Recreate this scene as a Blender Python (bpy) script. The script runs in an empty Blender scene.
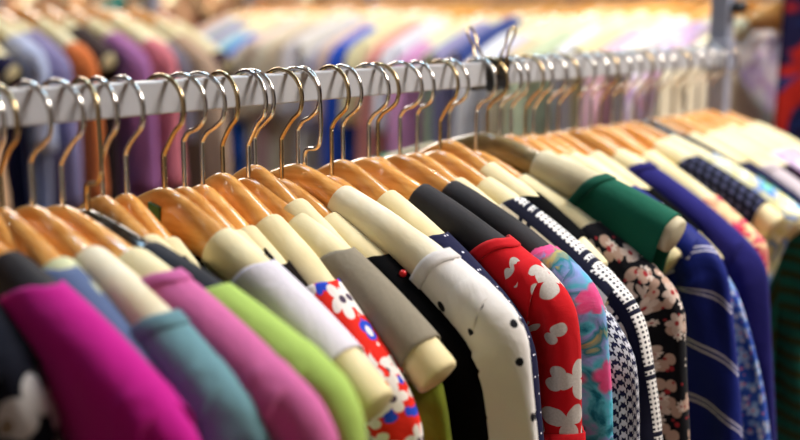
import bpy, math, random
from mathutils import Vector, Matrix, noise
random.seed(7)
SC = bpy.context.scene
COL = SC.collection
PI = math.pi

# ------------------------------------------------------------------ camera geometry
FPX = 1100.0
CX, CY = 400.0, 220.0
PITCH = math.atan((CY - 16.0) / FPX)
CAMZ = 1.50
R3 = Vector((1, 0, 0))
F3 = Vector((0, math.cos(PITCH), -math.sin(PITCH)))
U3 = Vector((0, math.sin(PITCH), math.cos(PITCH)))
CAM = Vector((0, 0, CAMZ))


def ray(x, y):
    return R3 * ((x - CX) / FPX) + U3 * ((CY - y) / FPX) + F3


def proj(P):
    q = P - CAM
    z = q.dot(F3)
    return CX + FPX * q.dot(R3) / z, CY - FPX * q.dot(U3) / z


def floor_at(x, dist):
    """world xy of a bearing (photo column) at a forward distance"""
    return Vector(((x - CX) / FPX * dist, dist, 0))


RD = Vector((0.62256, 0.78257, 0))       # direction the rail runs
RN = Vector((0.78257, -0.62256, 0))      # towards the aisle
K = 25 / 28.0 / 1000.0
RP0 = Vector((-291.97 * K, 806.76 * K, CAMZ - 53.109 * K))   # front top edge of the rail
RTOP = RP0.z
RAIL_W, RAIL_H = 0.016, 0.025
AX0 = RP0 - RN * (RAIL_W / 2)            # rail axis, at top height


def solve2(a, b, c, d, e, f):
    det = a * d - b * c
    return (e * d - b * f) / det, (a * f - e * c) / det


def on_rail_plane(px):
    r = ray(*px)
    t, s = solve2(r.x, -RD.x, r.y, -RD.y, AX0.x, AX0.y)
    return CAM + r * t, s


# ------------------------------------------------------------------ node helpers
def lin(h):
    h = h.lstrip('#')
    v = [int(h[i:i + 2], 16) / 255 for i in (0, 2, 4)]
    return tuple((c / 12.92 if c <= .04045 else ((c + .055) / 1.055) ** 2.4) for c in v) + (1,)


class NB:
    def __init__(s, name):
        s.m = bpy.data.materials.new(name)
        s.m.use_nodes = True
        s.nt = s.m.node_tree
        s.b = s.nt.nodes['Principled BSDF']
        s._uv = None

    def n(s, t):
        return s.nt.nodes.new(t)

    def put(s, sock, v):
        if isinstance(v, bpy.types.NodeSocket):
            s.nt.links.new(v, sock)
        else:
            sock.default_value = v

    def M(s, op, a, b=0.0, c=0.0):
        k = s.n('ShaderNodeMath')
        k.operation = op
        s.put(k.inputs[0], a)
        s.put(k.inputs[1], b)
        if op in ('MULTIPLY_ADD', 'SMOOTH_MIN', 'WRAP', 'COMPARE'):
            s.put(k.inputs[2], c)
        return k.outputs[0]

    def uv(s):
        if s._uv is None:
            c = s.n('ShaderNodeTexCoord')
            x = s.n('ShaderNodeSeparateXYZ')
            s.nt.links.new(c.outputs['UV'], x.inputs[0])
            s._uv = (c.outputs['UV'], x.outputs[0], x.outputs[1])
        return s._uv

    def obj(s):
        return s.n('ShaderNodeTexCoord').outputs['Object']

    def mix(s, fac, a, b):
        k = s.n('ShaderNodeMix')
        k.data_type = 'RGBA'
        s.put(k.inputs[0], fac)
        s.put(k.inputs[6], a)
        s.put(k.inputs[7], b)
        return k.outputs[2]

    def noise(s, vec, scale, detail=2.0, out='Fac', dist=0.0):
        k = s.n('ShaderNodeTexNoise')
        s.put(k.inputs['Vector'], vec)
        k.inputs['Scale'].default_value = scale
        k.inputs['Detail'].default_value = detail
        k.inputs['Distortion'].default_value = dist
        return k.outputs[out]

    def step(s, v, lo, hi):
        k = s.n('ShaderNodeMapRange')
        k.interpolation_type = 'SMOOTHSTEP'
        s.put(k.inputs[0], v)
        k.inputs[1].default_value = lo
        k.inputs[2].default_value = hi
        return k.outputs[0]

    def shift(s, vec, off):
        k = s.n('ShaderNodeVectorMath')
        k.operation = 'ADD'
        s.put(k.inputs[0], vec)
        k.inputs[1].default_value = off
        return k.outputs[0]

    def flower(s, scale, petals, R, rand=0.8, off=(0, 0, 0), sharp=.45, soft=.0006, keep=1.0):
        """mask of petalled flowers of radius R (metres), and the mask of their hearts"""
        vec = s.shift(s.uv()[0], off)
        v = s.n('ShaderNodeTexVoronoi')
        v.voronoi_dimensions = '2D'
        v.feature = 'F1'
        s.put(v.inputs['Vector'], vec)
        v.inputs['Scale'].default_value = scale
        v.inputs['Randomness'].default_value = rand
        d = s.n('ShaderNodeVectorMath')
        d.operation = 'SUBTRACT'
        s.put(d.inputs[0], vec)
        s.nt.links.new(v.outputs['Position'], d.inputs[1])
        x = s.n('ShaderNodeSeparateXYZ')
        s.nt.links.new(d.outputs[0], x.inputs[0])
        c = s.n('ShaderNodeSeparateColor')
        s.nt.links.new(v.outputs['Color'], c.inputs[0])
        ang = s.M('ARCTAN2', x.outputs[1], x.outputs[0])
        ang = s.M('ADD', ang, s.M('MULTIPLY', c.outputs[0], 6.28))
        r = s.M('SQRT', s.M('ADD', s.M('MULTIPLY', x.outputs[0], x.outputs[0]), s.M('MULTIPLY', x.outputs[1], x.outputs[1])))
        if petals:
            p = s.M('ABSOLUTE', s.M('COSINE', s.M('MULTIPLY', ang, petals / 2)))
            edge = s.M('ADD', (1 - sharp) * R, s.M('MULTIPLY', p, sharp * R))
            edge = s.M('MULTIPLY', edge, s.M('ADD', .75, s.M('MULTIPLY', s.noise(vec, 60, 1), .5)))
        else:
            edge = R
        m = s.step(s.M('SUBTRACT', edge, r), -soft, soft)
        if keep < 1:
            m = s.M('MULTIPLY', m, s.M('LESS_THAN', c.outputs[1], keep))
        h = s.step(s.M('SUBTRACT', R * .22, r), -soft, soft)
        return m, h

    def fabric(s, color, rough=.85, weave=1.0, sheen=.08, bump=.25):
        s.put(s.b.inputs['Base Color'], color)
        s.b.inputs['Roughness'].default_value = rough
        s.b.inputs['Specular IOR Level'].default_value = .12
        s.b.inputs['Sheen Weight'].default_value = sheen
        s.b.inputs['Sheen Roughness'].default_value = .5
        n1 = s.noise(s.obj(), 900, 2)
        n2 = s.noise(s.obj(), 26, 3, dist=.8)
        h = s.M('ADD', s.M('MULTIPLY', n1, .0004 * weave), s.M('MULTIPLY', n2, .009))
        k = s.n('ShaderNodeBump')
        k.inputs['Strength'].default_value = bump
        k.inputs['Distance'].default_value = 1.0
        s.put(k.inputs['Height'], h)
        s.nt.links.new(k.outputs[0], s.b.inputs['Normal'])
        return s.m


MC = {}


def plain(hexc, rough=.85, sheen=.08):
    key = ('plain', hexc, rough)
    if key not in MC:
        b = NB('cloth_' + hexc.strip('#'))
        c = lin(hexc)
        dk = tuple(v * .82 for v in c[:3]) + (1,)
        MC[key] = b.fabric(b.mix(b.noise(b.uv()[0], 420, 2), dk, c), rough, sheen=0.0 if max(c[:3]) < .03 else sheen)
        if max(c[:3]) < .03:
            b.b.inputs['Specular IOR Level'].default_value = .05
    return MC[key]


def pat_dots(bg, fg, scale, R, rand=.35, ring=None):
    b = NB('dotted_cloth')
    m, h = b.flower(scale, 0, R, rand, soft=.0003)
    c = b.mix(m, lin(bg), lin(fg))
    if ring:
        c = b.mix(h, c, lin(ring))
    return b.fabric(c)


def pat_red_blobs():
    b = NB('red_cloth_with_pale_petals')
    m, _ = b.flower(21, 3, .019, .6, sharp=.72, keep=.75)
    m2, _ = b.flower(26, 2, .012, .8, off=(.31, .17, 0), sharp=.8, keep=.4)
    f = b.M('MAXIMUM', m, m2)
    return b.fabric(b.mix(f, lin('#c4101c'), b.mix(b.noise(b.uv()[0], 500), lin('#b0a8a4'), lin('#d8d2ce'))))


def pat_red_floral():
    b = NB('red_white_blue_floral_cloth')
    m, h = b.flower(34, 5, .0125, .8, sharp=.5)
    m2, _ = b.flower(48, 2, .006, .9, off=(.2, .4, 0), sharp=.6)
    c = b.mix(m2, lin('#e32a1c'), lin('#2448c8'))
    c = b.mix(m, c, lin('#ece4e0'))
    return b.fabric(b.mix(h, c, lin('#4a3a50')))


def pat_white_floral(bg, fg, accent, s1=26, R=.016, leaf='#b79a8c'):
    b = NB('floral_cloth')
    lf, _ = b.flower(s1 * 1.2, 2, R * .95, .9, off=(.27, .11, 0), sharp=.8, keep=.6)
    m, h = b.flower(s1, 5, R, .85, sharp=.5, keep=.45)
    m3, h3 = b.flower(s1 * 1.7, 7, R * .55, .9, off=(.5, .7, 0), sharp=.6, keep=.5)
    c = b.mix(lf, lin(bg), lin(leaf))
    c = b.mix(m3, c, lin(fg))
    c = b.mix(h3, c, lin(accent))
    c = b.mix(m, c, b.mix(b.noise(b.uv()[0], 90), lin(leaf), lin(fg)))
    return b.fabric(b.mix(h, c, lin(accent)))


def pat_water(cols, scale=22, dist=1.2, flower=None):
    b = NB('painted_floral_cloth')
    f = b.noise(b.uv()[0], scale, 4, dist=dist)
    r = b.n('ShaderNodeValToRGB')
    r.color_ramp.interpolation = 'LINEAR'
    e = r.color_ramp.elements
    n = len(cols)
    e[0].position = .28
    e[0].color = lin(cols[0])
    e[1].position = .72
    e[1].color = lin(cols[-1])
    for i in range(1, n - 1):
        k = e.new(.28 + .44 * i / (n - 1))
        k.color = lin(cols[i])
    b.put(r.inputs[0], f)
    c = r.outputs[0]
    if flower:
        m, h = b.flower(flower[0], 5, flower[1], .8, sharp=.3, soft=.003, keep=.4)
        c = b.mix(m, c, b.mix(b.noise(b.uv()[0], 120, 3), lin(flower[2]), lin(flower[3])))
    return b.fabric(c)


def pat_stripe(bg, fg, ang, period, w, gap):
    b = NB('striped_cloth')
    _, x, y = b.uv()
    q = b.M('ADD', b.M('MULTIPLY', x, math.cos(ang)), b.M('MULTIPLY', y, math.sin(ang)))
    q = b.M('MODULO', b.M('ADD', q, 10), period)
    l1 = b.M('LESS_THAN', b.M('ABSOLUTE', b.M('SUBTRACT', q, period * .5)), w)
    l2 = b.M('LESS_THAN', b.M('ABSOLUTE', b.M('SUBTRACT', q, period * .5 + gap)), w)
    return b.fabric(b.mix(b.M('MAXIMUM', l1, l2), lin(bg), lin(fg)), .6)


def pat_hound(c1, c2, p=.010):
    b = NB('houndstooth_cloth')
    _, x0, y0 = b.uv()
    r = .7071
    x = b.M('MULTIPLY', b.M('ADD', x0, y0), r)
    y = b.M('MULTIPLY', b.M('SUBTRACT', y0, x0), r)
    a = b.M('LESS_THAN', b.M('FRACT', b.M('DIVIDE', b.M('ADD', x, 5), p)), .5)
    c = b.M('LESS_THAN', b.M('FRACT', b.M('DIVIDE', b.M('ADD', y, 5), p)), .5)
    t = b.M('LESS_THAN', b.M('FRACT', b.M('DIVIDE', b.M('ADD', b.M('ADD', x, y), 5), p / 2)), .5)
    f = b.M('ADD', b.M('MULTIPLY', t, a), b.M('MULTIPLY', b.M('SUBTRACT', 1, t), c))
    return b.fabric(b.mix(f, lin(c1), lin(c2)), bump=.4)


def pat_border():
    b = NB('white_cloth_with_dotted_border')
    _, x, y = b.uv()
    m, _ = b.flower(210, 0, .0013, .0, soft=.0003)
    nav = lin('#10122a')
    c = b.mix(m, lin('#e8e6e6'), nav)                       # dotted band
    inb = b.M('LESS_THAN', y, .0105)
    band = b.M('MULTIPLY', b.M('GREATER_THAN', y, .0105), b.M('LESS_THAN', y, .021))
    c2 = b.mix(band, lin('#dcd5d2'), nav)
    c = b.mix(inb, c2, c)
    q = b.M('MODULO', b.M('ADD', x, 1.009), .062)
    l1 = b.M('LESS_THAN', q, .0045)
    l2 = b.M('LESS_THAN', b.M('ABSOLUTE', b.M('SUBTRACT', q, .011)), .0022)
    l = b.M('MULTIPLY', b.M('MAXIMUM', l1, l2), b.M('LESS_THAN', y, .030))
    c = b.mix(l, c, nav)
    return b.fabric(c)


def wood_mat(base, dark, rough=.22, name='varnished_wood'):
    b = NB(name)
    t = b.n('ShaderNodeTexCoord')
    mp = b.n('ShaderNodeMapping')
    mp.inputs['Scale'].default_value = (7, 60, 60)
    b.nt.links.new(t.outputs['Object'], mp.inputs[0])
    oi = b.n('ShaderNodeObjectInfo')
    sh = b.n('ShaderNodeVectorMath')
    sh.operation = 'ADD'
    b.nt.links.new(mp.outputs[0], sh.inputs[0])
    cb = b.n('ShaderNodeCombineXYZ')
    b.put(cb.inputs[0], b.M('MULTIPLY', oi.outputs['Random'], 40))
    b.nt.links.new(cb.outputs[0], sh.inputs[1])
    f = b.noise(sh.outputs[0], 1.4, 5, dist=1.5)
    c = b.mix(b.step(f, .35, .7), lin(dark), lin(base))
    g = b.n('ShaderNodeHueSaturation')
    b.put(g.inputs['Value'], b.M('ADD', .82, b.M('MULTIPLY', oi.outputs['Random'], .34)))
    b.put(g.inputs['Color'], c)
    b.put(b.b.inputs['Base Color'], g.outputs[0])
    b.b.inputs['Roughness'].default_value = rough
    b.b.inputs['Coat Weight'].default_value = .8
    b.b.inputs['Coat Roughness'].default_value = .09
    return b.m


def simple(name, hexc, rough=.5, metal=0.0, bump=0):
    b = NB(name)
    c = lin(hexc)
    f = b.noise(b.obj(), 60, 3)
    b.put(b.b.inputs['Base Color'], b.mix(f, tuple(v * .88 for v in c[:3]) + (1,), c))
    b.b.inputs['Roughness'].default_value = rough
    b.b.inputs['Metallic'].default_value = metal
    if bump:
        k = b.n('ShaderNodeBump')
        k.inputs['Strength'].default_value = bump
        k.inputs['Distance'].default_value = .002
        b.put(k.inputs['Height'], b.noise(b.obj(), 120, 4))
        b.nt.links.new(k.outputs[0], b.b.inputs['Normal'])
    return b.m


def foam_mat(name, hexc, warm):
    b = NB(name)
    f = b.noise(b.obj(), 22, 3)
    b.put(b.b.inputs['Base Color'], b.mix(b.step(f, .3, .75), lin(warm), lin(hexc)))
    b.b.inputs['Roughness'].default_value = .75
    b.b.inputs['Specular IOR Level'].default_value = .3
    b.b.inputs['Subsurface Weight'].default_value = .0
    k = b.n('ShaderNodeBump')
    k.inputs['Strength'].default_value = .35
    k.inputs['Distance'].default_value = .003
    b.put(k.inputs['Height'], b.noise(b.obj(), 45, 4))
    b.nt.links.new(k.outputs[0], b.b.inputs['Normal'])
    return b.m


WOOD = wood_mat('#f0b66a', '#da9648')
WOOD_OLIVE = wood_mat('#8a7a55', '#6c5f40', name='olive_painted_wood')
WOOD_BLACK = wood_mat('#0b0d12', '#07080b', .12, 'black_lacquered_wood')
FOAM = {'cream': foam_mat('cream_foam', '#ece2be', '#e0d0a2'),
        'ivory': foam_mat('ivory_foam', '#e9e3cf', '#ddcfae'),
        'pale': foam_mat('pale_green_foam', '#d9dcb8', '#c6c89c'),
        'khaki': foam_mat('khaki_foam', '#9b9166', '#857b50'),
        'grey': foam_mat('grey_cream_foam', '#cfc7ae', '#bdb294'),
        'black': foam_mat('black_foam', '#2a262b', '#1b191d'),
        'navy': foam_mat('navy_foam', '#171b2b', '#10131f')}
CHROME = simple('chrome', '#dcd9d6', .14, 1.0)
BRASS = simple('brassy_steel', '#c4ae88', .2, 1.0)
RAILM = simple('grey_rail_paint', '#b4b4ba', .28, .0)


# ------------------------------------------------------------------ mesh helpers
def link(name, verts, faces, mat, parent=None, smooth=True, uvs=None, mw=None):
    me = bpy.data.meshes.new(name)
    me.from_pydata([tuple(v) for v in verts], [], faces)
    if uvs is not None:
        ul = me.uv_layers.new(name='UVMap')
        for lp in me.loops:
            ul.data[lp.index].uv = uvs[lp.vertex_index]
    me.materials.append(mat)
    if smooth:
        me.polygons.foreach_set('use_smooth', [True] * len(me.polygons))
    me.update()
    o = bpy.data.objects.new(name, me)
    COL.objects.link(o)
    if parent:
        o.parent = parent
    if mw is not None:
        o.matrix_world = mw
    return o


def fixn(o):
    import bmesh
    b = bmesh.new()
    b.from_mesh(o.data)
    bmesh.ops.recalc_face_normals(b, faces=b.faces)
    b.to_mesh(o.data)
    b.free()
    return o


def tag(o, label, cat=None, group=None):
    if label:
        o['label'] = label
    if cat:
        o['category'] = cat
    if group:
        o['group'] = group
    return o


def struct(o):
    o['kind'] = 'structure'
    return o


def loft(rings, cap=True, closed=True):
    n = len(rings[0])
    V = [p for r in rings for p in r]
    Fc = []
    for i in range(len(rings) - 1):
        for j in range(n if closed else n - 1):
            k = (j + 1) % n
            Fc.append((i * n + j, i * n + k, (i + 1) * n + k, (i + 1) * n + j))
    if cap:
        Fc.append(tuple(range(n - 1, -1, -1)))
        Fc.append(tuple((len(rings) - 1) * n + j for j in range(n)))
    return V, Fc


def tube(pts, r, n=8):
    """round tube along points (list of Vector)"""
    rings = []
    prev = None
    for i, p in enumerate(pts):
        t = (pts[min(i + 1, len(pts) - 1)] - pts[max(i - 1, 0)]).normalized()
        if prev is None:
            up = Vector((0, 1, 0)) if abs(t.y) < .9 else Vector((1, 0, 0))
            prev = (up - t * up.dot(t)).normalized()
        else:
            prev = (prev - t * prev.dot(t)).normalized()
        bn = t.cross(prev)
        rings.append([p + prev * (r * math.cos(2 * PI * j / n)) + bn * (r * math.sin(2 * PI * j / n)) for j in range(n)])
    return loft(rings)


def smooth_path(pts, k=6):
    """Catmull-Rom through points"""
    out = []
    P = [pts[0]] + list(pts) + [pts[-1]]
    for i in range(1, len(P) - 2):
        for j in range(k):
            t = j / k
            a, b, c, d = P[i - 1], P[i], P[i + 1], P[i + 2]
            out.append(.5 * ((2 * b) + (c - a) * t + (2 * a - 5 * b + 4 * c - d) * t * t + (3 * b - a - 3 * c + d) * t ** 3))
    out.append(pts[-1])
    return out


def box_mesh(sx, sy, sz, bev=.0):
    import bmesh
    b = bmesh.new()
    bmesh.ops.create_cube(b, size=1)
    for v in b.verts:
        v.co = Vector((v.co.x * sx, v.co.y * sy, v.co.z * sz))
    if bev:
        bmesh.ops.bevel(b, geom=list(b.edges), offset=bev, segments=3, affect='EDGES', profile=.5)
    me = bpy.data.meshes.new('box')
    b.to_mesh(me)
    b.free()
    return me


def box(name, size, loc, mat, rz=0, bev=0, parent=None):
    me = box_mesh(*size, bev)
    me.name = name
    me.materials.append(mat)
    o = bpy.data.objects.new(name, me)
    COL.objects.link(o)
    o.location = loc
    o.rotation_euler = (0, 0, rz)
    if parent:
        o.parent = parent
    return o


# ------------------------------------------------------------------ hanger
RF = .0186      # foam radius


class Hanger:
    """local x: out along the arm, y: along the rail, z: up, origin: top of the neck"""

    def __init__(s, N, heading, L, D, uJ=.36):
        s.N, s.h, s.L, s.D, s.uJ = N, heading, L, D, uJ
        s.mat = Matrix.Translation(N) @ Matrix.Rotation(math.atan2(heading.y, heading.x), 4, 'Z')

    def g(s, u):
        u = math.sqrt(u * u + .07 ** 2) - .07
        u /= (math.sqrt(1 + .07 ** 2) - .07)
        return .74 * u + .26 * u ** 2.6

    def ztop(s, u):
        u = abs(u)
        if u > 1:
            sl = (s.g(1) - s.g(.98)) / .02
            return -(s.D - RF) * (1 + sl * (u - 1))
        return -(s.D - RF) * s.g(u)

    def slope(s, u):
        e = .01
        return math.atan2(s.ztop(u + e) - s.ztop(u - e), 2 * e * s.L)

    def height(s, u):
        u = min(abs(u) / s.uJ, 1)
        return .052 + (.0305 - .052) * (u * u * (3 - 2 * u))

    def world(s, u):
        return s.mat @ Vector((s.L * u, 0, s.ztop(u)))

    def u_of_x(s, x):
        lo, hi = 0.0, 1.25
        for _ in range(30):
            m = (lo + hi) / 2
            if proj(s.world(m))[0] < x:
                lo = m
            else:
                hi = m
        return lo

    def ring(s, u, h, t, n=16, ex=2.0, off=0.0, foam=False):
        a = s.slope(u)
        nx, nz = -math.sin(a), math.cos(a)
        top = Vector((s.L * u, 0, s.ztop(u)))
        hc = s.hf(u) / 2 if foam else s.height(u) / 2
        c = top - Vector((nx, 0, nz)) * (hc + (0 if foam else .003 * min(abs(u) / s.uJ, 1)))
        c += Vector((math.cos(a), 0, math.sin(a))) * off
        out = []
        for j in range(n):
            q = 2 * PI * j / n
            cc, ss = math.cos(q), math.sin(q)
            k = (abs(cc) ** ex + abs(ss) ** ex) ** (-1 / ex)
            out.append(c + Vector((nx, 0, nz)) * (h / 2 * cc * k) + Vector((0, 1, 0)) * (t / 2 * ss * k))
        return out

    def hf(s, u):
        return 2 * RF


def hook_profile(kind, drop, lean=0.0):
    lean = ((drop * 1e5) % 7 - 3) * .0014
    """wire path in the hanger plane; rail top is at z=drop above the neck top"""
    R = .0235
    c = Vector((0, 0, drop + .0017 - R + .0017))
    P = [Vector((0, 0, -.012)), Vector((0, 0, .006))]
    zb = c.z - R
    if kind == 'jog':
        P += [Vector((0, 0, .012)), Vector((.002, 0, .0175)), Vector((.008, 0, .0195)), Vector((.016, 0, .0205)), Vector((.021, 0, .024)), Vector((.0235, 0, .032)), Vector((.0242, 0, .042))]
        a0 = -5
    else:
        P += [Vector((0, 0, zb - .013 + lean)), Vector((.001, 0, zb - .008 + lean)), Vector((.006, 0, zb - .001 + lean * .8)), Vector((.013, 0, zb + .0055))]
        a0 = -32
    for k in range(0, 15):
        a = math.radians(a0 + (176 - a0) * k / 14)
        P.append(c + Vector((R * math.cos(a), 0, R * math.sin(a))))
    return smooth_path(P, 3)


def build_hanger(hg, wood, foam, label, kind='plain', group=None, drop=.083, steel=None, swivel=0.0, name='clothes_hanger', lowres=False, far=True):
    e = bpy.data.objects.new(name, None)
    e.empty_display_size = .05
    COL.objects.link(e)
    e.matrix_world = hg.mat
    tag(e, label, 'hanger', group)
    # wood
    rings = []
    m = 10 if lowres else 17
    uw = hg.uJ + .04
    for i in range(-m, m + 1):
        u = uw * i / m
        q = min(abs(u) / hg.uJ, 1)
        rings.append(hg.ring(u, hg.height(u), .017 + .0085 * q, n=12 if lowres else 20, ex=2.6 - .55 * q))
    V, Fc = loft(rings)
    fixn(link('wooden_frame', V, Fc, wood, e))
    # hook
    P = hook_profile(kind, drop)
    V, Fc = tube(P, .0020, 6 if lowres else 10)
    fixn(link('hook', V, Fc, steel or CHROME, e)).rotation_euler = (0, 0, swivel)
    for sg in ((1, -1) if far else (1,)):
        rings = []
        ks = [(hg.uJ - .004, .90, 0), (hg.uJ, .97, 0), (hg.uJ + .012, 1, 0)]
        mm = 8 if lowres else 22
        for i in range(1, mm + 1):
            ks.append((hg.uJ + .012 + (1 - hg.uJ - .03) * i / mm, 1, 0))
        ks += [(.992, .985, 0), (.998, .93, 0), (1.0, .82, 0), (1.0, .45, .0015), (1.0, .05, .002)]
        rnd = random.random() * 50
        for (u, k, off) in ks:
            wob = 1 + .035 * noise.noise(Vector((u * 9, rnd, 0)))
            rg = hg.ring(u, 2 * RF * k * wob, 2 * RF * .9 * k * wob, n=14 if lowres else 22, foam=True, off=off)
            if sg < 0:
                rg = [Vector((-p.x, p.y, p.z)) for p in rg]
            rings.append(rg)
        V, Fc = loft(rings)
        fixn(link('foam_cover', V, Fc, foam, e))
    return e


# ------------------------------------------------------------------ garments
def sheet(hg, u0, u1, depth, seed, nk=1.0, flare=0.0, armhole=.012, amp=.0035, NA=26, NV=24, strip=None, lift=0.0, side_n=1, rtop=None, deep=1.0, halves=(1, -1)):
    rA = (rtop or RF) + .0018 + lift
    rnd = random.Random(seed)
    ph = [rnd.uniform(0, 6.28) for _ in range(5)]
    fr = [rnd.uniform(28, 50), rnd.uniform(60, 95), rnd.uniform(9, 16)]
    V, U, Fc = [], [], []
    arc = PI / 2 * rA
    vs = [arc * i / 6 for i in range(7)] + [arc + (depth - arc) * (i / NV) ** 1.25 for i in range(1, NV + 1)]
    if strip:
        vs = [v for v in vs if v <= strip[1]]
    a0, a1 = u0 * hg.L, u1 * hg.L
    for half in halves:
        for side in (1, -1):
            base = len(V)
            for v in vs:
                aL = max(0.0, a0 - nk * max(0, v - .004) ** 1.0)
                hole = armhole * min(1, max(0, (v - .01) / .06))
                aR = a1 - hole + flare * v
                if strip:
                    aR = min(aR, aL + strip[0])
                for i in range(NA + 1):
                    a = aL + (aR - aL) * i / NA
                    zt = hg.ztop(a / hg.L) + .0018 + lift
                    th = v / rA
                    if v <= arc + 1e-9:
                        y = rA * math.sin(th)
                        z = zt - rA * 1.13 * (1 - math.cos(th))
                    else:
                        w = v - arc
                        k = min(1, w / .12)
                        y = rA * (1 - .42 * k)
                        am = amp * min(1, w / .15) * (1 + w * 2)
                        y += am * (math.sin(a * fr[0] + ph[0] + v * 5 * side) + .55 * math.sin(a * fr[1] + ph[1] - v * 8) + .7 * math.sin(a * fr[2] + ph[2] + v * 14 + side))
                        z = zt - rA * 1.13 - w
                    V.append(Vector((a * half, y * side, z)))
                    U.append((a * half, v + (0 if side > 0 else 0)))
            n = NA + 1
            for r in range(len(vs) - 1):
                for i in range(NA):
                    q = (base + r * n + i, base + r * n + i + 1, base + (r + 1) * n + i + 1, base + (r + 1) * n + i)
                    Fc.append(q if side * half > 0 else q[::-1])
    return V, Fc, U


def weld_solid(o, th=.0009, weld=True):
    if weld:
        w = o.modifiers.new('weld', 'WELD')
        w.merge_threshold = .00008
    s = o.modifiers.new('thick', 'SOLIDIFY')
    s.thickness = th
    s.offset = 0


def sleeve(hg, u1, length, seed, wmax=.085, out=8, half=1, back=.16, turn=.05, thick=.015, pinch=0.0, n=26):
    """tube whose outer edge follows the arm, turns over the shoulder and hangs"""
    rnd = random.Random(seed + 99)
    path = []
    lead = []
    m = 7
    for i in range(m + 1):
        u = u1 - back + back * i / m
        lead.append((Vector((hg.L * u, 0, hg.ztop(u) + .0027 - .0045 * max(0, 1 - i / 4))), hg.slope(u)))
    p, a = lead[-1]
    path = [(q, b) for q, b in lead]
    aend = -math.radians(90 - out)
    steps = 9
    for i in range(1, steps + 1):
        t = i / steps
        aa = a + (aend - a) * (t * t * (3 - 2 * t))
        p = p + Vector((math.cos(aa), 0, math.sin(aa))) * (turn * 1.4 / steps)
        path.append((p.copy(), aa))
    rest = length - turn * 1.4
    ns = max(3, int(rest / .022))
    drift = rnd.uniform(-4, 4)
    for i in range(1, ns + 1):
        aa = aend + math.radians(drift * math.sin(i / ns * 4)) - math.radians(out * .8) * (i / ns)
        p = p + Vector((math.cos(aa), 0, math.sin(aa))) * (rest / ns)
        path.append((p.copy(), aa))
    rings, U = [], []
    s = 0
    ph = [rnd.uniform(0, 6) for _ in range(4)]
    tot = len(path)
    for i, (q, aa) in enumerate(path):
        if i:
            s += (q - path[i - 1][0]).length
        f = max(0, (i - m * .6) / (tot - m * .6))
        w = 2 * (RF + .003 - .004 * (i < 4)) + (wmax - 2 * (RF + .003)) * min(1, f * 1.9) ** .8
        t = (RF + .0032 - .004 * max(0, 1 - i / 4)) * .98 * (1 - min(1, f * 1.5)) + thick * min(1, f * 1.5)
        if pinch:
            t *= 1 - pinch * f
        nrm = Vector((math.sin(aa), 0, -math.cos(aa)))          # inward/down
        rg = []
        for j in range(n):
            th = 2 * PI * j / n
            cc, ss = math.cos(th), math.sin(th)
            fo = min(1, f * 1.6)
            wr = 1 + fo * .42 * math.sin(3 * th + ph[0] + s * 14) + fo * .22 * math.sin(5 * th + ph[1] - s * 22) + .05 * math.sin(s * 210 + 4 * math.sin(th + ph[2])) * (1 if f > 0 else 0)
            b = q + nrm * (w / 2 * (1 - cc)) + Vector((0, 1, 0)) * (t * ss * wr)
            if half < 0:
                b.x = -b.x
            rg.append(b)
            d = abs(th if th <= PI else 2 * PI - th)
            U.append(((u1 - back) * hg.L + s, d / PI * (w + .012) * .9))
        rings.append(rg)
    V, Fc = loft(rings, cap=False)
    return V, Fc, U


def garment(hg, kind, label, mat, u0, u1=1.0, sleeves=.18, cat='blouse', depth=.58, nk=1.0, band=None, cuff=None, flare=0.02, seed=0,
            group=None, lowres=False, wmax=.085, out=8, far=True, amp=.0035, thick=.015, turn=.05, slip=None):
    V, Fc, U = sheet(hg, u0, u1, depth, seed, nk=nk, flare=flare, NA=12 if lowres else 30, NV=12 if lowres else 28, amp=amp)
    o = link(kind, V, Fc, mat, None, uvs=U, mw=hg.mat @ Matrix.Translation(slip or (0, 0, 0)))
    weld_solid(o)
    tag(o, label, cat, group)
    if band is not None:
        for hf in (1, -1):
            V, Fc, U = sheet(hg, u0 + .004, u1, depth, seed, nk=nk, flare=flare, NA=3, NV=28, strip=(.011, .16), lift=.0013, amp=amp, halves=(hf,))
            b = link('neckband', V, Fc, band, o, uvs=U)
            weld_solid(b, .0014)
    if sleeves:
        for half in ((1, -1) if far else (1,)):
            V, Fc, U = sleeve(hg, u1, sleeves, seed + (0 if half > 0 else 5), half=half, wmax=wmax, out=out, thick=thick, n=14 if lowres else 28, turn=turn)
            sl = fixn(link('sleeve', V, Fc, mat, o, uvs=U))
            weld_solid(sl, .0009, False)
            if cuff is not None and half > 0:
                n = 28
                # a short band at the hem
                rr = [V[i * n:(i + 1) * n] for i in range(len(V) // n)][-2:]
                grown = []
                for r in (rr[0], rr[1]):
                    c = sum(r, Vector()) / n
                    grown.append([c + (p - c) * 1.07 for p in r])
                V2, F2 = loft(grown, cap=False)
                cu = fixn(link('cuff', V2, F2, cuff, sl, uvs=U[-2 * n:]))
                weld_solid(cu, .0016, False)
    return o


# ------------------------------------------------------------------ the front rack
def make(N, T, phi=0.0, Jx=None):
    Nw, s = on_rail_plane(N)
    a = math.radians(phi)
    m = RN * math.cos(a) + RD * math.sin(a)
    r = ray(*T)
    # Nw + m*L (+ down) = CAM + r*t
    dx, dy = (Nw - CAM).x, (Nw - CAM).y
    t, L = solve2(r.x, -m.x, r.y, -m.y, dx, dy)
    P = CAM + r * t
    D = Nw.z - P.z
    hg = Hanger(Nw, m, L, D)
    hg.s = s
    if Jx:
        hg.uJ = min(.55, max(.22, hg.u_of_x(Jx)))
    return hg


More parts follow.
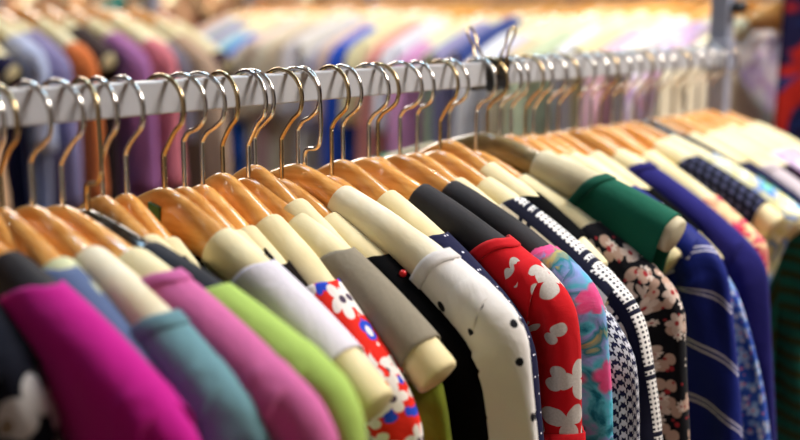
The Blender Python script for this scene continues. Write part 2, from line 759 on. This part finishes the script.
WHITE = '#d9d4d4'
P_SIL = plain
FRONT = [
    # N, T, Jx, Gx, tone of foam, garment dict
    dict(N=(-78, 238), T=(28, 402), J=-30, G=-12, foam='cream', kind='printed_top', cat='top', label='black and white floral top at the very left end of the front rail',
         mat=('wf', '#0b0d1c', '#d6d5d6', '#8a7a66'), sl=.2),
    dict(N=(-30, 224), T=(178, 450), J=-6, G=54, foam='black', kind='blouse', label='plain magenta pink blouse in the left foreground', mat='#c0128a', sl=.3, nk=1.1, wmax=.12),
    dict(N=(-9, 211), T=(120, 420), J=38, G=60, foam='cream', kind='blouse', label='black top hidden behind the magenta blouse', mat='#07090f', sl=0),
    dict(N=(2, 207), T=(190, 450), J=60, G=72, slip=(0, -.003, -.0012), foam='pale', kind='blouse', label='slate blue top hanging between the magenta blouse and the dusty teal top', mat='#5a6a92', sl=.3),
    dict(N=(33, 205), T=(240, 422), J=92, G=170, foam='ivory', kind='knit_top', cat='top', label='dusty teal ribbed knit top with its neckline far out on a thick ivory hanger arm', mat='#6f9aa6', sl=.3, band='#678f9b', nk=.6),
    dict(N=(63, 205), T=(306, 424), J=134, G=172, foam='cream', kind='blouse', label='plain orchid pink blouse with gathered short sleeve', mat='#cf6aa4', sl=.3, band='#c763a0', nk=.8, wmax=.1, amp=.0045),
    dict(N=(88, 209), T=(328, 400), J=151, G=222, foam='navy', wood='black', hook='jog', kind='blouse', label='lime green top on the black lacquered hanger', mat='#a9c764', sl=.34, nk=.6),
    dict(N=(103, 195), T=(262, 372), J=150, G=180, foam='cream', kind='blouse', label='black top squeezed behind the lime green top', mat='#060608', sl=.2),
    dict(N=(127, 193), T=(272, 392), J=170, G=200, foam='cream', kind='blouse', label='dark olive top half hidden just left of the white lilac blouse', mat='#1a1c14', sl=.2),
    dict(N=(165, 187), T=(388, 420), J=226, G=268, foam='cream', sticker=True, kind='sleeveless_top', cat='top', label='sleeveless white lilac top whose cream hanger arm end sticks out bare',
         mat='#e2dbe8', sl=0, u1x=352, nk=.6, flare=-.12),
    dict(N=(185, 186), T=(362, 392), J=236, G=262, foam='cream', kind='blouse', label='black top hidden behind the sleeveless white lilac top', mat='#060608', sl=.15),
    dict(N=(203, 184), T=(372, 392), J=249, G=285, foam='cream', kind='blouse', label='dark brown top hidden between the white lilac top and bright red floral blouse', mat='#1b1412', sl=.15),
    dict(N=(223, 172), T=(401, 408), J=273, G=333, foam='cream', kind='blouse', label='bright red blouse printed with white flowers and small blue leaves', mat='redfl', sl=.3, nk=.6),
    dict(N=(249, 177), T=(452, 388), J=303, G=349, foam='cream', kind='sleeveless_top', cat='top', label='sleeveless grey taupe top with bare cream hanger arm end below it', mat='#8b8272', sl=0, u1x=433, nk=.7, flare=-.2),
    dict(N=(255, 164), T=(424, 378), J=299, G=380, foam='cream', kind='blouse', label='olive green top showing only a sliver behind the taupe top', mat='#6f7a22', sl=.25),
    dict(N=(282, 178), T=(460, 362), J=334, G=386, foam='cream', kind='blouse', label='plain black blouse left of the white polka dot blouse', mat='#060608', sl=.35, nk=.7, pin=True),
    dict(N=(298, 163), T=(501, 325), J=345, G=444, foam='ivory', kind='blouse', label='white blouse with scattered black polka dots', mat='polka', sl=.36, nk=.5, band=WHITE, wmax=.09),
    dict(N=(305, 170), T=(500, 325), J=352, G=440, foam='cream', hook='jog', kind='blouse', label='black top hidden behind the white polka dot blouse', mat='#060608', sl=.2),
    dict(N=(332, 175), T=(510, 330), J=376, G=452, foam='cream', kind='blouse', label='midnight blue top hidden between the polka dot blouse and the navy pin dot blouse', mat='#11132a', sl=.2),
    dict(N=(343, 159), T=(514, 336), J=391, G=444, foam='cream', kind='blouse', label='navy blouse with tiny white pin dots just right of the white polka dot blouse', mat='navypin', sl=.4, nk=.6),
    dict(N=(369, 157), T=(553, 302), J=424, G=507, foam='black', kind='blouse', label='red blouse with large pale petals and a folded short cuff', mat='redblob', sl=.17, nk=.8, band='#c4101c', cuff='#b80e1a', wmax=.08),
    dict(N=(378, 156), T=(512, 292), J=412, G=490, foam='khaki', kind='blouse', label='black top hidden behind the red petal print blouse', mat='#060608', sl=.1),
    dict(N=(400, 154), T=(580, 294), J=454, G=554, foam='black', kind='blouse', label='teal blouse with painted pink and ochre flowers', mat='tealfl', sl=.4, nk=.6),
    dict(N=(417, 152), T=(618, 352), J=460, G=560, foam='cream', kind='tweed_top', cat='top', label='navy and white houndstooth top', mat='hound', sl=.3, nk=.7, out=5),
    dict(N=(440, 150), T=(624, 312), J=489, G=522, foam='cream', kind='blouse', label='white blouse edged with black bands and a dotted white strip', mat='border', sl=.28, nk=.7, wmax=.06, out=14),
    dict(N=(449, 139), T=(612, 262), J=491, G=540, foam='cream', kind='blouse', label='black top hidden behind the white blouse with dotted edging', mat='#060608', sl=.1),
    dict(N=(476, 150), T=(664, 300), J=525, G=599, foam='cream', kind='blouse', label='black blouse covered in pale pink and white flowers', mat='blackfl', sl=.5, nk=.6, out=4),
    dict(N=(487, 132), T=(684, 240), J=543, G=604, foam='grey', wood='olive', kind='sleeveless_top', cat='top', label='sleeveless bottle green top on the olive painted hanger', mat='#0f5a47', sl=0, u1x=678, nk=.7, band='#0e5241', flare=-.1),
    dict(N=(500, 136), T=(640, 235), J=530, G=560, foam='pale', kind='blouse', label='dark green top hidden behind the bottle green top', mat='#0d4a38', sl=.1),
    dict(N=(511, 134), T=(655, 292), J=545, G=600, foam='cream', kind='dress', cat='dress', label='yellow green satin dress showing a narrow strip beside the black floral blouse', mat='#b9c04e', sl=0, nk=.8, depth=.8, flare=.3),
    dict(N=(525, 136), T=(690, 250), J=562, G=620, foam='cream', kind='blouse', label='black top hidden behind the bottle green top, beside the yellow green dress', mat='#060608', sl=.2),
    dict(N=(533, 134), T=(706, 262), J=575, G=634, foam='cream', kind='blouse', label='royal blue blouse with thin double white diagonal stripes', mat='bstripe', sl=.45, nk=.6, out=10),
    dict(N=(547, 134), T=(720, 288), J=588, G=645, foam='cream', kind='blouse', label='blue and white paisley top whose hem corner shows beside the striped royal blue blouse', mat='paisley', sl=.27, out=20, wmax=.1),
    dict(N=(558, 131), T=(728, 255), J=597, G=652, foam='cream', kind='blouse', label='black top hidden between the striped royal blue blouse and the indigo top', mat='#060608', sl=.2),
    dict(N=(578, 128), T=(750, 264), J=622, G=648, foam='cream', kind='blouse', label='plain indigo purple top with a long hanging sleeve', mat='#211e6c', sl=.5, nk=.8, band='#201c66', wmax=.1, out=6),
    dict(N=(590, 130), T=(750, 250), J=632, G=690, foam='pale', kind='blouse', label='black top hidden behind the indigo purple top', mat='#060608', sl=.2),
    dict(N=(600, 125), T=(762, 258), J=650, G=715, foam='cream', kind='sleeveless_top', cat='top', label='crimson pink and cream floral top right of the indigo purple top', mat='pinkfl', sl=.06, nk=.6, turn=.02, wmax=.05),
    dict(N=(612, 127), T=(775, 260), J=652, G=735, foam='cream', kind='blouse', label='black top hidden behind the crimson floral top', mat='#060608', sl=.2),
    dict(N=(622, 123), T=(783, 232), J=662, G=697, foam='cream', kind='sleeveless_top', cat='top', label='sleeveless navy top with raised pale dots, bare hanger arm end showing', mat='navydot', sl=0, u1x=767, nk=.7, flare=-.1),
    dict(N=(634, 121), T=(808, 232), J=672, G=714, foam='cream', kind='blouse', label='sky blue white and yellow floral blouse behind the dotted navy top', mat='bluewh', sl=0, flare=-.25, nk=.5),
    dict(N=(646, 119), T=(800, 225), J=682, G=760, foam='navy', wood='black', kind='blouse', label='olive and teal plaid blouse low at the right edge', mat='plaid', sl=.35),
    dict(N=(657, 118), T=(806, 220), J=693, G=750, foam='cream', kind='blouse', label='dark navy top behind the sky blue floral blouse', mat='#12143a', sl=.2),
    dict(N=(672, 116), T=(830, 222), J=711, G=772, foam='cream', kind='blouse', label='pale lilac grey ribbed top near the right edge of the front rail', mat='#c9bcc4', sl=.2, band='#c0b3bb', nk=.6),
    dict(N=(684, 115), T=(836, 214), J=720, G=790, foam='cream', kind='blouse', label='dark plum top between the two pale tops at the right edge', mat='#241526', sl=.2),
    dict(N=(697, 112), T=(846, 208), J=730, G=785, foam='cream', kind='blouse', label='white and lilac print top near the far end of the front rail', mat='lilacfl', sl=.2),
    dict(N=(719, 109), T=(868, 198), J=756, G=820, foam='cream', kind='blouse', label='pale pink top on the very last hanger beside the post', mat='#d8b8c0', sl=.2),
    dict(N=(709, 110), T=(856, 202), J=748, G=795, foam='cream', kind='blouse', label='pale silver grey top, second from the far end of the front rail', mat='#bdb8c0', sl=.2),
]


def garment_mat(m):
    if isinstance(m, tuple):
        return pat_white_floral(m[1], m[2], m[3], 15, .028, '#c6c4c6')
    if m.startswith('#'):
        return plain(m)
    if m in MC:
        return MC[m]
    r = {
        'redfl': lambda: pat_red_floral(),
        'polka': lambda: pat_dots('#dedad9', '#14141c', 26, .0036, .55),
        'navypin': lambda: pat_dots('#14163a', '#d8d8e6', 60, .0009, .2),
        'redblob': lambda: pat_red_blobs(),
        'tealfl': lambda: pat_water(['#0d4a5e', '#14708a', '#4fb4cc', '#8a9ad8', '#207a8a', '#b0a060'], 30, 1.0, (27, .015, '#e0207a', '#d86a9a')),
        'hound': lambda: pat_hound('#14173c', '#c8cad6', .0078),
        'border': lambda: pat_border(),
        'blackfl': lambda: pat_white_floral('#0c0d16', '#dccfc8', '#a02c34', 34, .0115),
        'bstripe': lambda: pat_stripe('#0c1c70', '#c9c8de', math.radians(40), .05, .0009, .0048),
        'paisley': lambda: pat_white_floral('#2a4fae', '#b9cbe6', '#c77a9a', 60, .007, '#7aa0d8'),
        'pinkfl': lambda: pat_water(['#7a0d2c', '#d0245e', '#e9b090', '#e8d2a0', '#c4143c', '#e85a8a'], 42, .8),
        'navydot': lambda: pat_dots('#0e1024', '#4a4e72', 95, .0030, .0),
        'bluewh': lambda: pat_water(['#3a6ad8', '#a9d4ee', '#f0efe8', '#e9e2a0', '#5a86e0', '#7ac8b0'], 30, .6),
        'plaid': lambda: pat_stripe('#3a4420', '#1d6a5e', 0.3, .02, .003, .006),
        'lilacfl': lambda: pat_water(['#d9d2e6', '#efe6ea', '#c7a8d8', '#e0a8b8'], 40, .6),
    }[m]()
    MC[m] = r
    return r


STEELS = [CHROME, BRASS]
for i, d in enumerate(FRONT):
    hid = 'hidden' in d['label'] or 'squeezed' in d['label']
    if hid:
        d['T'] = (d['T'][0] - 6, d['T'][1] + 20)
    hg = make(d['N'], d['T'], d.get('phi', 0), d['J'])
    drop = RTOP - hg.N.z
    wood = {'black': WOOD_BLACK, 'olive': WOOD_OLIVE}.get(d.get('wood'), WOOD)
    wn = {'black': 'black lacquered hanger', 'olive': 'olive painted hanger'}.get(d.get('wood'), 'varnished wooden hanger')
    fn = {'cream': 'cream', 'ivory': 'ivory', 'pale': 'pale green', 'khaki': 'khaki', 'grey': 'grey cream', 'black': 'black', 'navy': 'navy'}[d['foam']]
    short = ' '.join(d['label'].split()[:11])
    h = build_hanger(hg, wood, FOAM[d['foam']], f"{wn} carrying the {short}", d.get('hook', 'plain'),
                     'hangers on the front rail', drop, STEELS[(i * 7) % 3 == 0], math.radians(((i * 37) % 17 - 8) * 1.4))
    u0 = min(.97, hg.u_of_x(d['G']))
    u1 = hg.u_of_x(d['u1x']) if 'u1x' in d else (.97 if d['sl'] else .995)
    if hid:
        u1, d['sl'] = .86, 0
    o = garment(hg, d['kind'], d['label'], garment_mat(d['mat']), u0, u1, d['sl'], d.get('cat', 'blouse'), d.get('depth', .58),
                d.get('nk', 1.0), plain(d['band']) if d.get('band') else None, plain(d['cuff']) if d.get('cuff') else None,
                d.get('flare', .02), i * 3 + 1, 'clothes on the front rail', wmax=d.get('wmax', .085), out=d.get('out', 8), amp=d.get('amp', .0035), turn=d.get('turn', .05), slip=d.get('slip'))
    if d.get('sticker'):
        # green printed sticker on the wooden face
        y = -.0105
        us = -.01
        c = Vector((hg.L * us, y, hg.ztop(us) - .020))
        V = [c + Vector((-.006, 0, .009)), c + Vector((.007, 0, .006)), c + Vector((.007, 0, -.010)), c + Vector((-.006, 0, -.007))]
        V += [v + Vector((0, .0035, 0)) for v in V]
        st = fixn(link('sticker', V, [(0, 1, 2, 3), (7, 6, 5, 4), (0, 4, 5, 1), (1, 5, 6, 2), (2, 6, 7, 3), (3, 7, 4, 0)], simple('green_sticker', '#1f5a25', .5), h, False))
        st['label'] = 'dark green sticker'
    if d.get('pin'):
        import bmesh
        bb = bmesh.new()
        bmesh.ops.create_uvsphere(bb, u_segments=14, v_segments=10, radius=.003)
        me = bpy.data.meshes.new('pin_head')
        bb.to_mesh(me)
        bb.free()
        me.materials.append(simple('red_plastic', '#d0141c', .3))
        me.polygons.foreach_set('use_smooth', [True] * len(me.polygons))
        p = bpy.data.objects.new('pin_head', me)
        COL.objects.link(p)
        p.parent = o
        up = hg.u_of_x(406)
        p.location = (hg.L * up, -.004, hg.ztop(up) + .0035)
        p['label'] = 'small red pin head'

# ------------------------------------------------------------------ rail, posts, clip
ang = math.atan2(RD.y, RD.x)


def s_of_x(x):
    lo, hi = -1, 5
    for _ in range(40):
        m = (lo + hi) / 2
        if proj(RP0 + RD * m)[0] < x:
            lo = m
        else:
            hi = m
    return lo


S_END = s_of_x(722)
S_BEG = -.55
rack = bpy.data.objects.new('clothes_rack', None)
COL.objects.link(rack)
rack.location = (AX0.x + RD.x * S_BEG, AX0.y + RD.y * S_BEG, 0)
rack.rotation_euler = (0, 0, ang)
tag(rack, 'grey box rail clothes rack carrying the front row of hangers', 'clothes rack')
Lr = S_END - S_BEG
me = box_mesh(Lr, RAIL_W, RAIL_H, .0016)
me.name = 'rail'
me.materials.append(RAILM)
o = bpy.data.objects.new('rail', me)
COL.objects.link(o)
o.parent = rack
o.location = (Lr / 2, 0, RTOP - RAIL_H / 2)
POSTM = simple('blue_grey_post_paint', '#8f93a6', .4)
for xx in (0, Lr + .014):
    o = box('post', (.024, .03, 1.92), (xx, 0, .96), POSTM, bev=.004, parent=rack)
    o = box('foot', (.04, .46, .03), (xx, 0, .015), POSTM, bev=.006, parent=rack)
    kn = box('bracket', (.03, .036, .05), (xx, 0, RTOP - .012), POSTM, bev=.004, parent=rack)
V, Fc = tube([Vector((0, 0, 0)), Vector((0, -.012, 0)), Vector((0, -.02, 0))], .009, 14)
k = fixn(link('clamp_knob', V, Fc, simple('black_plastic', '#15151a', .4), rack))
k.location = (Lr + .014, -.014, RTOP + .06)
k['label'] = 'black clamp knob'

# binder clip
sc = s_of_x(497)
clip = bpy.data.objects.new('binder_clip', None)
COL.objects.link(clip)
pc = AX0 + RD * sc
clip.location = (pc.x, pc.y, RTOP)
clip.rotation_euler = (0, 0, ang)
tag(clip, 'black binder clip with raised wire handles clamped over the grey rail', 'binder clip')
BK = simple('black_enamel', '#111114', .35)
W = .022
hw = RAIL_W / 2
prof = [(-hw - .002, -.029), (-hw - .0005, -.020), (-hw - .0045, .0022), (hw + .0045, .0022), (hw + .0005, -.020), (hw + .002, -.029)]
V, Fc = [], []
for sx in (-1, 1):
    for (y, z) in prof:
        wx = W * (1.0 if z > 0 else .92)
        V.append(Vector((sx * wx, y, z)))
npf = len(prof)
for j in range(npf - 1):
    Fc.append((j, j + 1, npf + j + 1, npf + j))
b = link('clip_body', V, Fc, BK, clip, False)
sm = b.modifiers.new('t', 'SOLIDIFY')
sm.thickness = .001
sm.offset = 1
for yy in (-1, 1):
    V, Fc = tube([Vector((-W * .92, yy * (hw + .003), -.029)), Vector((0, yy * (hw + .003), -.029)), Vector((W * .92, yy * (hw + .003), -.029))], .0017, 10)
    fixn(link('clip_lip', V, Fc, BK, clip))
    # wire handle: loop rising above
    y0 = yy * (hw + .0055)
    lean = -.004 if yy < 0 else .012
    pts = [(-.0115, -.012 if yy < 0 else .001), (-.0075, .010), (-.0052, .016), (-.0085, .026), (-.0075, .032), (0, .036), (.0075, .032), (.0085, .026), (.0052, .016), (.0075, .010), (.0115, -.012 if yy < 0 else .001)]
    P = [Vector((x * .8, y0 + (max(0, z) * .42 * yy), z)) for x, z in pts]
    V, Fc = tube(smooth_path(P, 5), .0013, 8)
    fixn(link('wire_handle', V, Fc, BRASS, clip))


# ------------------------------------------------------------------ background racks
def row(origin, rdir, ndir, count, spacing, zneck, colors, rackname, zrail, where, L=.235, D=.115, start_u=(.42, .62), seedb=500, k3=3):
    rr = random.Random(seedb)
    for i in range(count):
        base = origin + rdir * (spacing * (i + rr.uniform(-.15, .15)))
        base.z = zneck + rr.uniform(-.006, .006)
        a = math.radians(rr.uniform(-5, 5))
        m = Vector((ndir.x * math.cos(a) - ndir.y * math.sin(a), ndir.x * math.sin(a) + ndir.y * math.cos(a), 0))
        hg = Hanger(base, m, L * rr.uniform(.97, 1.03), D * rr.uniform(.9, 1.15))
        cname, hexc = colors[i % len(colors)]
        lab = f"{cname} top on {where}"
        build_hanger(hg, WOOD, FOAM['cream'], f"wooden hanger with cream foam arms holding the {cname} top on {where}", 'plain', 'hangers on ' + where, zrail - base.z, lowres=True)
        mt = garment_mat(hexc)
        sl = rr.choice([0.0, .2, .3, .2])
        garment(hg, 'blouse', lab, mt, (.9 if k3 and i % k3 == 0 else rr.uniform(*start_u)), .97 if sl else .995, sl, 'top', .6, .8, seed=seedb + i, lowres=True, group='clothes on ' + where, flare=.03)


CB = [('cream', '#e4d8c0'), ('lilac print', 'lilacfl'), ('ivory white', '#ece6e0'), ('pale pink', '#e6b8c6'), ('cream yellow', '#e8deb0'), ('soft white', '#e6e4ea'),
      ('pale sage', '#c5cfae'), ('warm sand', '#dcc8a6'), ('pale lavender', '#c8c4e0'), ('bright white', '#f0eef0'), ('ink blue', '#3c4a86'), ('violet grey', '#9d96bc'),
      ('pale mint', '#cfe0c0'), ('orchid pink', '#d898c8'), ('chalk white', '#e4e2ea'), ('salmon pink', '#e89a92'), ('pale lemon', '#ece4b4'), ('cobalt blue', '#2f5ad0'), ('light peach', '#eccab0'),
      ('silver lavender', '#b8b4cc'), ('off white', '#e9e2d8'), ('pearl grey', '#cfc8cc'), ('warm beige', '#d8c4a8'), ('eggshell', '#e8e0cc'), ('faded rose', '#d8b0b0'), ('oatmeal', '#d4c6b0'),
      ('vivid azure blue', '#0c66d8'), ('aqua', '#a6d4d6'), ('light lavender', '#b5add8'), ('speckled grey', '#8a8080'), ('powder blue', '#b8cce0'),
      ('dusty peach', '#dcb8a4'), ('cloud white', '#e8e6ee'), ('light mauve', '#c9b2c6'), ('charcoal print', '#4c464c'), ('frost white', '#dcdce8'), ('clay pink', '#c89a8a'), ('smoky brown', '#5c4a44')]
eB = Vector((-.66, .75, 0)).normalized()
mB = Vector((-.9, -.44, 0)).normalized()
oB = floor_at(768, 1.95)
row(oB, eB, mB, 32, .051, 1.53, CB, '', 1.61, 'the rack behind', seedb=700, start_u=(.42, .8), D=.12, k3=0)

CA = [('blush print', 'pinkfl'), ('muddy brown', '#4a3226'), ('pale wheat', '#e0cc98'), ('black graphite', '#1c1a1e'), ('umber', '#6a4c3c'), ('pale apricot', '#e6b890'), ('dark navy', '#100e38'), ('ice blue', '#b6bcd8'),
      ('lavender grey', '#8a80a8'), ('burnt orange', '#d8743c'), ('dark cocoa', '#3a2a2a'), ('mauve', '#a86aa0'), ('rose pink', '#dc7c86'), ('stone grey', '#7a7482'), ('biscuit', '#c0a088'), ('plum', '#3c2434')]
row(Vector((-1.08, 1.86, 0)), RD, RN, 16, .056, 1.52, CA, '', 1.615, 'the left rack behind', seedb=900, start_u=(.55, .85))


def plain_rack(name, origin, d, x0, x1, z, label):
    e = bpy.data.objects.new(name, None)
    COL.objects.link(e)
    e.location = (origin.x + d.x * x0, origin.y + d.y * x0, 0)
    e.rotation_euler = (0, 0, math.atan2(d.y, d.x))
    tag(e, label, 'clothes rack')
    Ln = x1 - x0
    box('rail', (Ln, .016, .025), (Ln / 2, 0, z - .0125), RAILM, bev=.0015, parent=e)
    for xx in (0, Ln):
        box('post', (.024, .03, z + .02), (xx, 0, (z + .02) / 2), POSTM, bev=.004, parent=e)
        box('foot', (.04, .46, .03), (xx, 0, .015), POSTM, bev=.006, parent=e)


plain_rack('clothes_rack', oB, eB, -.06, 1.62, 1.61, 'grey clothes rack behind, carrying the long row of pale tops')
plain_rack('clothes_rack', Vector((-1.08, 1.86, 0)), RD, -.3, .84, 1.615, 'grey clothes rack at the back left, carrying pink, orange and dark tops')

CC = [('peach', '#e0a880'), ('tan', '#b88a60'), ('deep teal', '#0c6a62'), ('brick red', '#8a3020'), ('sandy brown', '#b48a62'), ('copper', '#a8663c'), ('maroon', '#5a1c20')]
row(Vector((-1.25, 3.9, 0)), Vector((1, .05, 0)).normalized(), Vector((-.1, -1, 0)).normalized(), 7, .16, 1.62, CC, '', 1.70, 'the furthest rack', seedb=1200)
plain_rack('clothes_rack', Vector((-1.25, 3.9, 0)), Vector((1, .05, 0)).normalized(), -.15, 1.15, 1.70, 'furthest grey clothes rack, seen in the gap between the two racks behind')

# dark patterned dress hanging at the right edge
pd = floor_at(886, 1.78)
hgD = Hanger(Vector((pd.x, pd.y, 1.72)), Vector((.97, -.24, 0)).normalized(), .18, .075)
build_hanger(hgD, WOOD, FOAM['cream'], 'wooden hanger holding the long dark navy and red dress at the right edge', 'plain', None, .083, lowres=True)
nbd = NB('navy_red_print_cloth')
f = nbd.noise(nbd.uv()[0], 11, 2, dist=.6)
cD = nbd.mix(nbd.step(f, .49, .58), lin('#100d34'), lin('#a01c10'))
cD = nbd.mix(nbd.step(nbd.noise(nbd.shift(nbd.uv()[0], (3, 1, 0)), 26, 2), .60, .66), cD, lin('#10275c'))
garment(hgD, 'dress', 'long dark navy dress printed with red flowers hanging at the right edge behind the rack', nbd.fabric(cD), .35, .98, 0, 'dress', 1.1, 1.0, seed=77, flare=.02)

# ------------------------------------------------------------------ the room
def wall_material(name, c1, c2, rough=.8):
    b = NB(name)
    b.put(b.b.inputs['Base Color'], b.mix(b.noise(b.obj(), 2.5, 4), lin(c1), lin(c2)))
    b.b.inputs['Roughness'].default_value = rough
    k = b.n('ShaderNodeBump')
    k.inputs['Strength'].default_value = .15
    k.inputs['Distance'].default_value = .003
    b.put(k.inputs['Height'], b.noise(b.obj(), 80, 3))
    b.nt.links.new(k.outputs[0], b.b.inputs['Normal'])
    return b.m


def floor_material():
    b = NB('wood_plank_floor')
    t = b.n('ShaderNodeTexBrick')
    b.put(t.inputs['Vector'], b.obj())
    t.inputs['Scale'].default_value = 1.0
    t.inputs['Brick Width'].default_value = 1.2
    t.inputs['Row Height'].default_value = .14
    t.inputs['Mortar Size'].default_value = .003
    t.inputs['Color1'].default_value = lin('#8a6a4a')
    t.inputs['Color2'].default_value = lin('#775a3e')
    t.inputs['Mortar'].default_value = lin('#3a2c20')
    b.put(b.b.inputs['Base Color'], t.outputs[0])
    b.b.inputs['Roughness'].default_value = .45
    return b.m


WX0, WX1, WY0, WY1, WZ = -3.2, 3.6, -2.2, 5.0, 2.9
WM = wall_material('warm_plaster', '#dcae88', '#cf9c74')
struct(box('floor', (WX1 - WX0, WY1 - WY0, .1), ((WX0 + WX1) / 2, (WY0 + WY1) / 2, -.05), floor_material()))
struct(box('ceiling', (WX1 - WX0, WY1 - WY0, .1), ((WX0 + WX1) / 2, (WY0 + WY1) / 2, WZ + .05), wall_material('white_ceiling_paint', '#e8e6e2', '#dedad4')))
struct(box('wall_back', (WX1 - WX0 + .2, .1, WZ), ((WX0 + WX1) / 2, WY1 + .05, WZ / 2), WM))
struct(box('wall_front', (WX1 - WX0 + .2, .1, WZ), ((WX0 + WX1) / 2, WY0 - .05, WZ / 2), wall_material('pale_plaster', '#d8d0c6', '#cfc6ba')))
struct(box('wall_left', (.1, WY1 - WY0, WZ), (WX0 - .05, (WY0 + WY1) / 2, WZ / 2), wall_material('grey_plaster', '#6f6068', '#5f525a')))
struct(box('wall_right', (.1, WY1 - WY0, WZ), (WX1 + .05, (WY0 + WY1) / 2, WZ / 2), wall_material('dark_plaster', '#4a3c34', '#3f332c')))

# ------------------------------------------------------------------ lights
def area(name, loc, target, size, energy, color, sy=None):
    l = bpy.data.lights.new(name, 'AREA')
    l.energy = energy
    l.color = color
    l.size = size
    if sy:
        l.shape = 'RECTANGLE'
        l.size_y = sy
    o = bpy.data.objects.new(name, l)
    COL.objects.link(o)
    o.location = loc
    o.rotation_euler = (Vector(target) - Vector(loc)).to_track_quat('-Z', 'Y').to_euler()
    return o


area('ceiling_panel_light', (1.45, .95, 2.82), (.4, .9, 1.3), .7, 68, (1, .95, .88))
area('ceiling_panel_light', (-.9, 3.3, 2.85), (-.7, 3.0, 1.3), 1.6, 85, (1, .93, .84))
area('ceiling_panel_light', (1.4, 3.2, 2.85), (1.0, 2.6, 1.3), 1.4, 16, (1, .93, .84))
area('daylight_from_skylight', (.62, 1.75, 2.86), (.5, 1.6, 1.3), .75, 11, (.45, .74, 1.0), .3)
area('daylight_from_skylight', (-.5, 1.45, 2.86), (-.4, 1.3, 1.3), .6, 8, (.45, .74, 1.0), .25)
for (x, y) in ((-.9, 1.7), (-.2, 1.9), (.4, 2.2), (1.2, 1.9), (1.0, 1.2), (1.5, .6)):
    l = bpy.data.lights.new('ceiling_spot_lamp', 'SPOT')
    l.energy = 9 if y > 1.6 else (24 if x > .8 else 44)
    l.color = (1, .80, .58)
    l.spot_size = math.radians(110)
    l.spot_blend = .6
    l.shadow_soft_size = .035
    o = bpy.data.objects.new('ceiling_spot_lamp', l)
    COL.objects.link(o)
    o.location = (x, y, 2.8)

w = bpy.data.worlds.new('world')
SC.world = w
w.use_nodes = True
w.node_tree.nodes['Background'].inputs[0].default_value = (.9, .88, .86, 1)
w.node_tree.nodes['Background'].inputs[1].default_value = .07

# ------------------------------------------------------------------ camera
cd = bpy.data.cameras.new('camera')
co = bpy.data.objects.new('camera', cd)
COL.objects.link(co)
co.location = CAM
co.rotation_euler = (PI / 2 - PITCH, 0, 0)
cd.sensor_width = 36
cd.lens = FPX * 36 / 800
cd.clip_start = .02
cd.dof.use_dof = True
cd.dof.focus_distance = .93
cd.dof.aperture_fstop = 2.6
cd.dof.aperture_blades = 0
SC.camera = co
SC.view_settings.view_transform = 'Standard'
SC.view_settings.look = 'None'
SC.view_settings.gamma = 1
SC.view_settings.use_curve_mapping = False
SC.view_settings.exposure = 0.15
